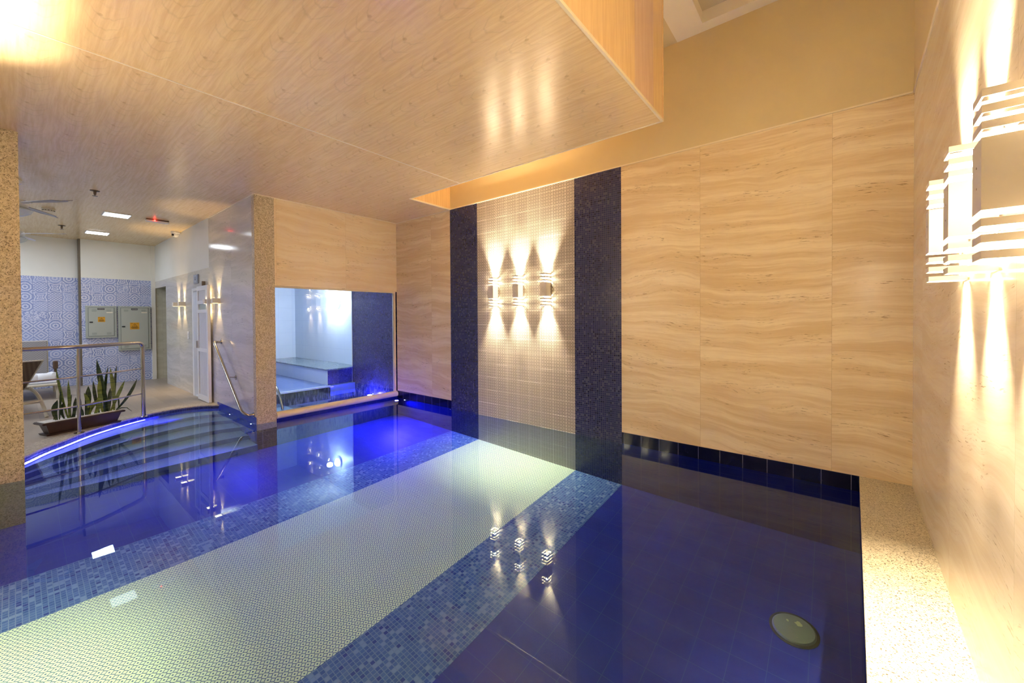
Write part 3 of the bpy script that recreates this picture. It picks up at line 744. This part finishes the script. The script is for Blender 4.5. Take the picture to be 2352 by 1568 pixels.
MY = Mat('snake_leaf_yellow', .35); MY.col(MY.mix(MY.step(MY.noise(MY.vec(MY.x*6., MY.y*6., MY.z*45.), 1., 3), .42, .6), (.10, .14, .02), (.20, .25, .035))); LEAFY = MY.m
def leaf(bm, base, tip, wd, bend=.03, thick=.005, face=None):
    base, tip = Vector(base), Vector(tip); n = 9; ax = (tip-base).normalized()
    view = face or Vector((1, -.25, .0)); side = ax.cross(view).normalized(); nr = side.cross(ax).normalized(); rings = []
    for i in range(n+1):
        t = i/n; p = base.lerp(tip, t) + side*math.sin(t*PI)*bend + nr*math.sin(t*PI*.9)*bend*.5
        hw = wd*.5*(.42 + 1.15*t - 0.55*t*t)*(1 if t < .6 else max(0.02, 1-((t-.6)/.4)**1.7)); cup = nr*hw*.28
        rings.append([bm.verts.new(p-side*hw+cup), bm.verts.new(p-nr*thick), bm.verts.new(p+side*hw+cup), bm.verts.new(p+nr*thick*.6)])
    for i in range(n):
        for k in range(4): bm.faces.new((rings[i][k], rings[i][(k+1) % 4], rings[i+1][(k+1) % 4], rings[i+1][k]))
    bm.faces.new(rings[0][::-1]); bm.faces.new(rings[-1])
LV = {
 'a': [(-7.81, .311, .9, .41, .36, .05, 1), (-7.81, .418, .722, .42, .25, .06, 1), (-7.78, .348, .632, .333, .30, .035, 0), (-7.78, .32, .485, .312, .19, .085, 0), (-7.80, .372, .445, .381, .20, .05, 0), (-7.82, .443, .528, .435, .20, .06, 0), (-7.83, .482, .486, .463, .20, .06, 0), (-7.82, .29, .27, .32, .2, .05, 0), (-7.86, .47, .40, .44, .2, .06, 0)],
 'b': [(-7.87, .602, .616, .58, .20, .10, 0), (-7.89, .723, .524, .664, .20, .11, 1), (-7.87, .561, .532, .61, .22, .07, 1), (-7.85, .515, .518, .544, .22, .08, 0), (-7.90, .65, .677, .703, .22, .06, 0), (-7.86, .69, .42, .60, .2, .08, 1), (-7.88, .50, .36, .55, .2, .06, 0)],
 'c': [(-7.93, .69, .966, .786, .22, .11, 0), (-7.92, .798, .865, .773, .22, .05, 0), (-7.95, .822, .842, .854, .22, .07, 1), (-7.95, .888, .872, .858, .23, .045, 0), (-7.94, .969, .638, .818, .22, .065, 1), (-7.95, 1.101, .646, .872, .22, .06, 0), (-7.91, .715, .728, .738, .22, .07, 1), (-7.96, .897, .42, .899, .21, .03, 0), (-7.92, .759, .503, .747, .22, .07, 0), (-7.96, .74, .62, .76, .21, .08, 0), (-7.95, .82, .55, .80, .21, .07, 0)]}
for key, lab, at_ in (('a', 'sparse snake plant at the left end of the trough planter', .20), ('b', 'broad leaved yellow-green snake plant in the middle of the trough planter', .38), ('c', 'tallest dark snake plant at the right end of the trough planter', .58)):
    p = A0 + al*at_ + bk*.1; t = thing('snake_plant', lab, 'plant', (p.x, p.y, LZ+.168), 'snake plants in the trough planter')
    for xx, ty, tz_, by, bz, wd, yel in LV[key]:
        fx = (p.x - xx)*.0
        s_ = (by - A0.y)/al.y; cxm = A0.x + al.x*s_ + bk.x*.1
        bm = BM(); b_ = Vector((cxm, by, LZ+.160)); leaf(bm, b_, (xx, ty, tz_), wd*.72, bend=random.uniform(-.03, .035), face=Vector((1, random.uniform(-.9, .5), 0))); obj('leaf', bm, LEAFY if yel else LEAF, t, smooth=False)
bm = BM(); t = [o for o in C.objects if o.name.startswith('snake_plant')][-1]
tube(bm, [(-7.90, .86, LZ+.165), (-7.90, .92, LZ+.20), (-7.90, .98, LZ+.19), (-7.89, 1.03, LZ+.13)], [.006, .009, .006, .002], 6); obj('leaf', bm, LEAF, t)

# ------------------------------------------------------------------ loungers and towel
BEIGE = plain('beige_aluminium', (.62, .58, .48), .45)
def weave(name, c1, c2):
    M = Mat(name, .6); a = ((M.x + M.y)*160.).sin(); b = ((M.z + M.x*.3)*160.).sin(); M.col(M.mix(M.step(a*b, -.3, .3), c1, c2)); return M.m
W1 = weave('brown_sling', (.10, .065, .04), (.17, .12, .08)); W2 = weave('grey_sling', (.26, .25, .26), (.36, .35, .36))
l1 = thing('sun_lounger', 'brown slung sun lounger seen from behind, half hidden by the left pillar', 'sun lounger', (-9.2, .24, LZ), 'sun loungers in the lounge', rotz=math.radians(14))
def slabx(bm, a, b, y0, y1, th):
    a, b = Vector((a[0], 0, a[1])), Vector((b[0], 0, b[1])); n = Vector((-(b.z-a.z), 0, b.x-a.x)).normalized()*th
    hexa(bm, [(a.x, y0, a.z), (a.x, y1, a.z), (b.x, y1, b.z), (b.x, y0, b.z), (a.x+n.x, y0, a.z+n.z), (a.x+n.x, y1, a.z+n.z), (b.x+n.x, y1, b.z+n.z), (b.x+n.x, y0, b.z+n.z)])
bm = BM(); slabx(bm, (-9.93, .42), (-9.22, .90), -.41, .235, .02); obj('backrest', bm, W1, l1)
bm = BM(); slabx(bm, (-11.0, .40), (-9.93, .41), -.41, .235, .02); obj('seat', bm, W1, l1)
bm = BM()
for y in (-.43, .255):
    tube(bm, [(-11.05, y, .41), (-9.95, y, .43), (-9.72, y, .44)], .022, 8); tube(bm, [(-9.95, y*.97, .42), (-9.21, y*.97, .91)], .010, 8)
tube(bm, [(-9.21, -.41, .91), (-9.21, .245, .91)], .010, 8); obj('frame', bm, BEIGE, l1, smooth=True)
for y in (-.44, .262):
    bm = BM(); tube(bm, catmull([(-9.78, y, .45), (-9.50, y, .37), (-9.30, y, .22), (-9.17, y, LZ)], 5), .022, 8); obj('leg', bm, BEIGE, l1, smooth=True)
    bm = BM(); tube(bm, [(-10.95, y, .42), (-11.0, y, LZ)], .022, 8); obj('leg', bm, BEIGE, l1, smooth=True)
bm = BM(); tube(bm, [(-9.36, -.44, .28), (-9.36, .262, .28)], .024, 8); obj('stretcher', bm, BEIGE, l1, smooth=True)
l2 = thing('sun_lounger', 'grey slung lounger holding a rolled white towel, by the blue tiled wall', 'sun lounger', (-11.8, .1, LZ), 'sun loungers in the lounge')
bm = BM(); box(bm, (-12.42, -.32, .36), (-12.38, .385, 1.09), .008); obj('backrest', bm, W2, l2)
bm = BM(); box(bm, (-12.4, -.30, .30), (-11.22, .44, .335), .01); obj('seat', bm, W2, l2)
bm = BM()
for y in (-.34, .47): tube(bm, [(-12.42, y, .32), (-11.2, y, .32)], .026, 8)
tube(bm, [(-11.2, -.34, .32), (-11.2, .47, .32)], .026, 8)
for y in (-.335, .39): tube(bm, [(-12.4, y, .32), (-12.4, y, 1.09)], .009, 8)
tube(bm, [(-12.4, -.335, 1.09), (-12.4, .39, 1.09)], .009, 8); obj('frame', bm, BEIGE, l2, smooth=True)
for x, y in ((-11.26, -.34), (-11.26, .47), (-12.3, -.34), (-12.3, .47)):
    bm = BM(); tube(bm, [(x, y, .32), (x, y, LZ)], .024, 8); obj('leg', bm, BEIGE, l2, smooth=True)
bm = BM(); box(bm, (-12.05, .44, .54), (-11.95, .51, .70), .02); box(bm, (-12.02, .455, .32), (-11.98, .495, .56), .005); obj('armrest', bm, plain('dark_brown_wood', (.09, .05, .03), .4), l2)
tw = Mat('white_terry', .9); tw.col((.86, .88, .93)); tw.bump(tw.noise(tw.P, 180, 3), .6, .006)
bm = BM(); r_ = []
for i in range(15):
    t = i/14; rr = .095*(1 + .10*math.sin(t*9)) * (.55 if i in (0, 14) else .9 if i in (1, 13) else 1); r_.append(rr)
tube(bm, [(-11.38 + .02*math.sin(i), .10 + .36*i/14, .437 + .005*math.sin(i*1.1)) for i in range(15)], r_, 16)
tube(bm, [(-11.29, .11 + .34*i/6, .367) for i in range(7)], [.03]*7, 10)
obj('rolled_towel', bm, tw.m, None, 'rolled white towel on the grey slung lounger', 'towel', smooth=True)

# ------------------------------------------------------------------ electrical cabinets
GREY = plain('grey_green_metal', (.40, .44, .40), .45); GREY2 = plain('grey_green_door', (.43, .47, .43), .42)
BLK = plain('black_plate', (.015, .015, .018), .4); YEL = plain('warning_amber', (.72, .36, .02), .5); DARKG = plain('shadow_gap', (.10, .12, .11), .7)
def cabinet(y0, y1, z0, z1, label, sticker, lz):
    X = XD; t = thing('electrical_cabinet', label, 'electrical cabinet', (X, (y0+y1)/2, z0), 'electrical cabinets on the blue tiled wall')
    bm = BM(); box(bm, (X, y0, z0), (X+.06, y1, z1), .004); obj('case', bm, GREY, t)
    i = .045
    bm = BM(); box(bm, (X+.058, y0+i-.006, z0+i-.006), (X+.062, y1-i+.006, z1-i+.006)); obj('door_gap', bm, DARKG, t)
    bm = BM(); box(bm, (X+.058, y0+i, z0+i), (X+.068, y1-i, z1-i), .002); dr_ = obj('door', bm, GREY2, t)
    bm = BM()
    for yy in (y0+i+.05, y1-i-.12):
        for zz in (z0+i+.03, z1-i-.08):
            for k in range(3): box(bm, (X+.067, yy, zz+k*.018), (X+.0695, yy+.075, zz+k*.018+.004))
    obj('vent_slots', bm, DARKG, dr_)
    bm = BM(); box(bm, (X+.067, y0+i+.012, lz-.012), (X+.08, y0+i+.065, lz+.012), .002); obj('latch', bm, BLK, dr_)
    c = (y0+y1)/2
    bm = BM(); box(bm, (X+.067, c-.06, z1-i-.045), (X+.071, c+.05, z1-i-.008)); npl = obj('name_plate', bm, BLK, dr_)
    bm = BM()
    for k, (a, b_) in enumerate(((-.048, -.03), (-.025, -.006), (.0, .018), (.024, .04))): box(bm, (X+.071, c+a, z1-i-.031), (X+.0715, c+b_, z1-i-.022))
    obj('lettering', bm, plain('pale_print', (.6, .6, .6), .5), npl)
    bm = BM(); box(bm, (X+.067, y1-i-.12, z1-i-.115), (X+.069, y1-i-.02, z1-i-.092)); obj('paper_tag', bm, plain('paper_tag', (.78, .74, .62), .6), dr_)
    sy, sz, s = sticker
    bm = BM(); box(bm, (X+.067, sy-s/2, sz-s/2), (X+.0695, sy+s/2, sz+s/2)); st = obj('warning_sticker', bm, YEL, dr_)
    bm = BM(); xx = X+.0705; h = s*.28
    tri = [(sy-h, sz-s*.10), (sy+h, sz-s*.10), (sy, sz+s*.36)]
    for k in range(3): tube(bm, [(xx, *tri[k]), (xx, *tri[(k+1) % 3])], s*.018, 4)
    bolt = [(.02, .22), (-.05, .07), (.0, .07), (-.03, -.06), (.06, .11), (.01, .11), (.05, .22)]
    fa_ = [bm.verts.new((xx+.0008, sy+a*s, sz+b*s)) for a, b in bolt]; fb_ = [bm.verts.new((xx-.001, sy+a*s, sz+b*s)) for a, b in bolt]
    bm.faces.new(fa_); bm.faces.new(fb_[::-1])
    for k in range(7): bm.faces.new((fa_[k], fb_[k], fb_[(k+1) % 7], fa_[(k+1) % 7]))
    for k, wdt in enumerate((.38, .42, .30, .36)): box(bm, (xx-.001, sy-wdt*s, sz-s*(.18+.07*k)), (xx, sy+wdt*s, sz-s*(.145+.07*k)))
    for sg_ in (-1, 1): box(bm, (xx-.001, sy+sg_*.3*s-.08*s, sz+.38*s), (xx, sy+sg_*.3*s+.08*s, sz+.42*s))
    obj('warning_symbol', bm, plain('sticker_print', (.10, .05, .01), .5), st)
    bm = BM()
    for zz in (z0+.14, z1-.14):
        lathe(bm, [(.006, X+.06), (.006, X+.066)], (0, y1-.018, zz), 8, 'x')
    obj('hinge_screws', bm, DARKG, t)
cabinet(.955, 1.445, 1.10, 1.82, 'smaller left grey electrical cabinet on the blue patterned wall', (1.20, 1.515, .115), 1.455)
cabinet(1.47, 2.03, .785, 1.82, 'larger right grey electrical cabinet with amber warning sticker', (1.745, 1.355, .16), 1.345)

# ------------------------------------------------------------------ ceiling fittings
def panel_light(x, y, label, st):
    t = thing('led_panel_light', label, 'ceiling light', (x, y, ZC), 'square led panels in the lounge ceiling')
    bm = BM(); box(bm, (x-.17, y-.17, ZC-.012), (x+.17, y+.17, ZC), .002); obj('frame', bm, WHITE_PL, t)
    bm = BM(); box(bm, (x-.155, y-.155, ZC-.014), (x+.155, y+.155, ZC-.011)); obj('diffuser', bm, emit('led_panel_glow', (.85, .92, 1.), st), t)
panel_light(-9.45, 1.09, 'nearer of the two bright rectangular light panels in the lounge ceiling', 4.)
panel_light(-11.7, 1.06, 'farther of the two bright rectangular light panels, close to the tiled wall', 22.)
def sprinkler(x, y, label):
    t = thing('sprinkler_head', label, 'sprinkler', (x, y, ZC), 'sprinkler heads in the lounge ceiling'); m_ = bpy.data.materials.get('bronze') or plain('bronze', (.16, .12, .08), .4, .8)
    bm = BM(); lathe(bm, [(.05, ZC), (.05, ZC-.006), (.016, ZC-.012), (.014, ZC-.05), (.008, ZC-.06)], (x, y, 0), 16); obj('body', bm, m_, t)
    bm = BM(); lathe(bm, [(.028, ZC-.075), (.028, ZC-.072)], (x, y, 0), 12); tube(bm, [(x-.016, y, ZC-.05), (x-.012, y, ZC-.073)], .003, 6); tube(bm, [(x+.016, y, ZC-.05), (x+.012, y, ZC-.073)], .003, 6); obj('deflector', bm, m_, t)
sprinkler(-7.9, .70, 'bronze sprinkler head in the ceiling nearer the pool'); sprinkler(-11.3, .56, 'farther bronze sprinkler head near the tiled back wall')
t = thing('smoke_detector', 'round cream smoke detector on the lounge ceiling', 'smoke detector', (-9.75, .345, ZC))
bm = BM(); lathe(bm, [(.075, ZC), (.075, ZC-.014), (.066, ZC-.02), (.06, ZC-.04), (.02, ZC-.048)], (-9.75, .345, 0), 24); obj('body', bm, plain('cream_plastic', (.72, .64, .48), .5), t, smooth=True)
bm = BM()
for k in range(12): a = 2*PI*k/12; box(bm, (-9.75+.0645*math.cos(a)-.006, .345+.0645*math.sin(a)-.006, ZC-.034), (-9.75+.0645*math.cos(a)+.006, .345+.0645*math.sin(a)+.006, ZC-.026))
obj('vents', bm, BLK, t)
t = thing('emergency_light', 'slim emergency light with a red indicator lamp on the lounge ceiling', 'emergency light', (-9.4, 1.6, ZC))
bm = BM(); box(bm, (-9.43, 1.45, ZC-.02), (-9.37, 1.76, ZC), .003); obj('base', bm, plain('dark_brown_plastic', (.10, .05, .03), .4), t)
bm = BM(); box(bm, (-9.44, 1.45, ZC-.05), (-9.36, 1.76, ZC-.02), .004); obj('lens', bm, WHITE_PL, t)
bm = BM(); bmesh.ops.create_icosphere(bm, subdivisions=2, radius=.014, matrix=Matrix.Translation((-9.355, 1.56, ZC-.022))); obj('indicator', bm, emit('red_led', (1., .03, .02), 14.), t)
t = thing('security_camera', 'small white dome security camera on the side wall below the ceiling', 'camera', (-10.4, YC-.08, ZC))
bm = BM(); lathe(bm, [(.075, ZC), (.075, ZC-.03), (.06, ZC-.04)], (-10.4, YC-.08, 0), 20); obj('base', bm, WHITE_PL, t)
bm = BM(); lathe(bm, [(.058, ZC-.038), (.055, ZC-.07), (.035, ZC-.10), (.008, ZC-.112)], (-10.4, YC-.08, 0), 20); obj('dome', bm, WHITE_PL, t, smooth=True)
bm = BM(); lathe(bm, [(.022, 0), (.022, .03), (.016, .033)], (-10.37, YC-.145, ZC-.075), 14, 'y'); obj('lens', bm, BLK, t)

def fan(x, y, z, ang, label, bcol):
    t = thing('ceiling_fan', label, 'ceiling fan', (x, y, z), 'ceiling fans in the lounge')
    bm = BM(); lathe(bm, [(.06, ZC), (.06, ZC-.04), (.02, ZC-.06)], (x, y, 0), 20); obj('canopy', bm, WHITE_PL, t)
    bm = BM(); tube(bm, [(x, y, ZC-.05), (x, y, z+.05)], .014, 10); obj('downrod', bm, WHITE_PL, t)
    bm = BM(); lathe(bm, [(.05, z+.06), (.11, z+.04), (.12, z-.02), (.08, z-.05)], (x, y, 0), 24); obj('motor', bm, WHITE_PL, t, smooth=True)
    bm = BM(); lathe(bm, [(.11, z-.05), (.15, z-.08), (.13, z-.12), (.07, z-.155), (.01, z-.165)], (x, y, 0), 24); obj('glass_bowl', bm, bpy.data.materials.get('milk_glass') or plain('milk_glass', (.66, .74, .76), .2), t, smooth=True)
    for k in range(3):
        a = ang + k*2*PI/3; R = Matrix.Rotation(a, 3, 'Z')
        bm = BM(); n = 10; top = []; botm = []
        for sgn in (1, -1):
            for i in (range(n+1) if sgn == 1 else range(n, -1, -1)):
                s = i/n; r = .16+.62*s; wv = (.05+.03*math.sin(s*PI*.8))*(1 if s < .9 else .55) ; p = R @ Vector((r, sgn*wv, 0)); tw_ = sgn*.012
                top.append(bm.verts.new((x+p.x, y+p.y, z+.008+tw_))); botm.append(bm.verts.new((x+p.x, y+p.y, z+tw_)))
        bm.faces.new(top); bm.faces.new(botm[::-1]); N = len(top)
        for i in range(N): bm.faces.new((top[i], botm[i], botm[(i+1) % N], top[(i+1) % N]))
        obj('blade', bm, bcol, t)
        bm = BM(); p0 = R @ Vector((.09, 0, 0)); p1 = R @ Vector((.24, 0, 0)); tube(bm, [(x+p0.x, y+p0.y, z-.01), (x+p1.x, y+p1.y, z+.0)], .012, 8); obj('blade_bracket', bm, WHITE_PL, t)
fan(-8.06, .01, 3.0, math.atan2(.45, .70), 'nearer ceiling fan with grey-brown blades beside the left pillar', plain('taupe_blade', (.28, .25, .24), .35))
fan(-10.9, .0, 3.0, math.atan2(.48, .49), 'farther ceiling fan with pale blades near the back wall', plain('pale_blade', (.60, .58, .64), .35))

# ------------------------------------------------------------------ pool fittings
t = thing('main_drain', 'round pale green drain cover on the dark blue pool floor', 'drain cover', (-.185, 3.335, -D))
MD = Mat('drain_plastic', .5); MD.col(MD.mix(MD.step(MD.noise(MD.P, 14, 2), .62, .66), (.32, .40, .30), (.72, .80, .40)))
bm = BM(); lathe(bm, [(.128, -D), (.128, -D+.012), (.118, -D+.024), (.03, -D+.034), (.004, -D+.034)], (-.185, 3.335, 0), 40); obj('cover', bm, MD.m, t, smooth=True)
bm = BM(); lathe(bm, [(.145, -D), (.145, -D+.008), (.13, -D+.010)], (-.185, 3.335, 0), 40); obj('ring', bm, plain('drain_ring', (.10, .12, .10), .5), t)
def inlet(x, y, z, ax, label, glow=None, name='pool_inlet', cat='pool fitting'):
    t = thing(name, label, cat, (x, y, z)); s = -.012
    pr = [(.022, 0.), (.022, s), (.014, s-.003)]
    bm = BM(); lathe(bm, [(r, h + (y if ax == 'y' else x)) for r, h in pr], (x, 0, z) if ax == 'y' else (0, y, z), 16, ax); obj('collar', bm, STEEL if not glow else WHITE_PL, t)
    bm = BM(); lathe(bm, [(r*.6, h + (y if ax == 'y' else x) - .004) for r, h in pr], (x, 0, z) if ax == 'y' else (0, y, z), 16, ax); obj('lens' if glow else 'nozzle', bm, glow or TRIM, t); return t
inlet(-4.91, YA-.002, -.05, 'y', 'small round fitting at the waterline left of the far mosaic panel'); inlet(-3.51, YA-.004, -.05, 'y', 'small round fitting below the waterline of the patterned panel')
LG_ = emit('led_spot_glow', (.55, .55, 1.), 30.)
for x, z, lab, pw, tg in ((-7.48, -.06, 'left underwater spotlight in the side wall below the handrail', 50, (-8.1, 1.1, -.10)), (-6.56, -.06, 'right underwater spotlight beside the granite pillar', 16, (-5.3, .3, -1.3))):
    t = inlet(x, YC-.003, z, 'y', lab, LG_, 'underwater_spotlight', 'pool light'); lamp('SPOT', 'underwater_spot', (x, YC-.05, z), pw*5, LED, t, size=.012, target=tg, spot=34 if x < -7 else 110, blend=.8)
# blue rope light below the curved coping
r2 = [Vector((a[0]+1.3*(a[0]-b[0]), a[1]+1.3*(a[1]-b[1]), -.065)) for a, b in zip(edge, e2)]
seg = [p for p in r2 if -.35 < p.y < 1.22]
t = thing('rope_light', 'glowing blue rope light under water below the curved coping', 'pool light', tuple(seg[len(seg)//2]))
bm = BM(); tube(bm, seg, .013, 10); obj('light_tube', bm, emit('rope_glow', (.20, .17, 1.), 30.), t, smooth=True)
# blue flood light below the window corner
t = inlet(-6.15, YA-.002, -.07, 'y', 'underwater floodlight in the corner below the steam room window', LG_, 'underwater_spotlight', 'pool light')
lamp('SPOT', 'corner_flood', (-6.25, YA-.12, -.09), 480, LED, t, size=.03, target=(-5.0, 3.3, -.8), spot=150, blend=.9)
t = inlet(-7.2, YA-.002, -.12, 'y', 'underwater floodlight in the mosaic wall of the plunge pool', LG_, 'underwater_spotlight', 'pool light')
lamp('POINT', 'plunge_flood', (-7.15, YA-.12, -.12), 120, LED, t, size=.04)
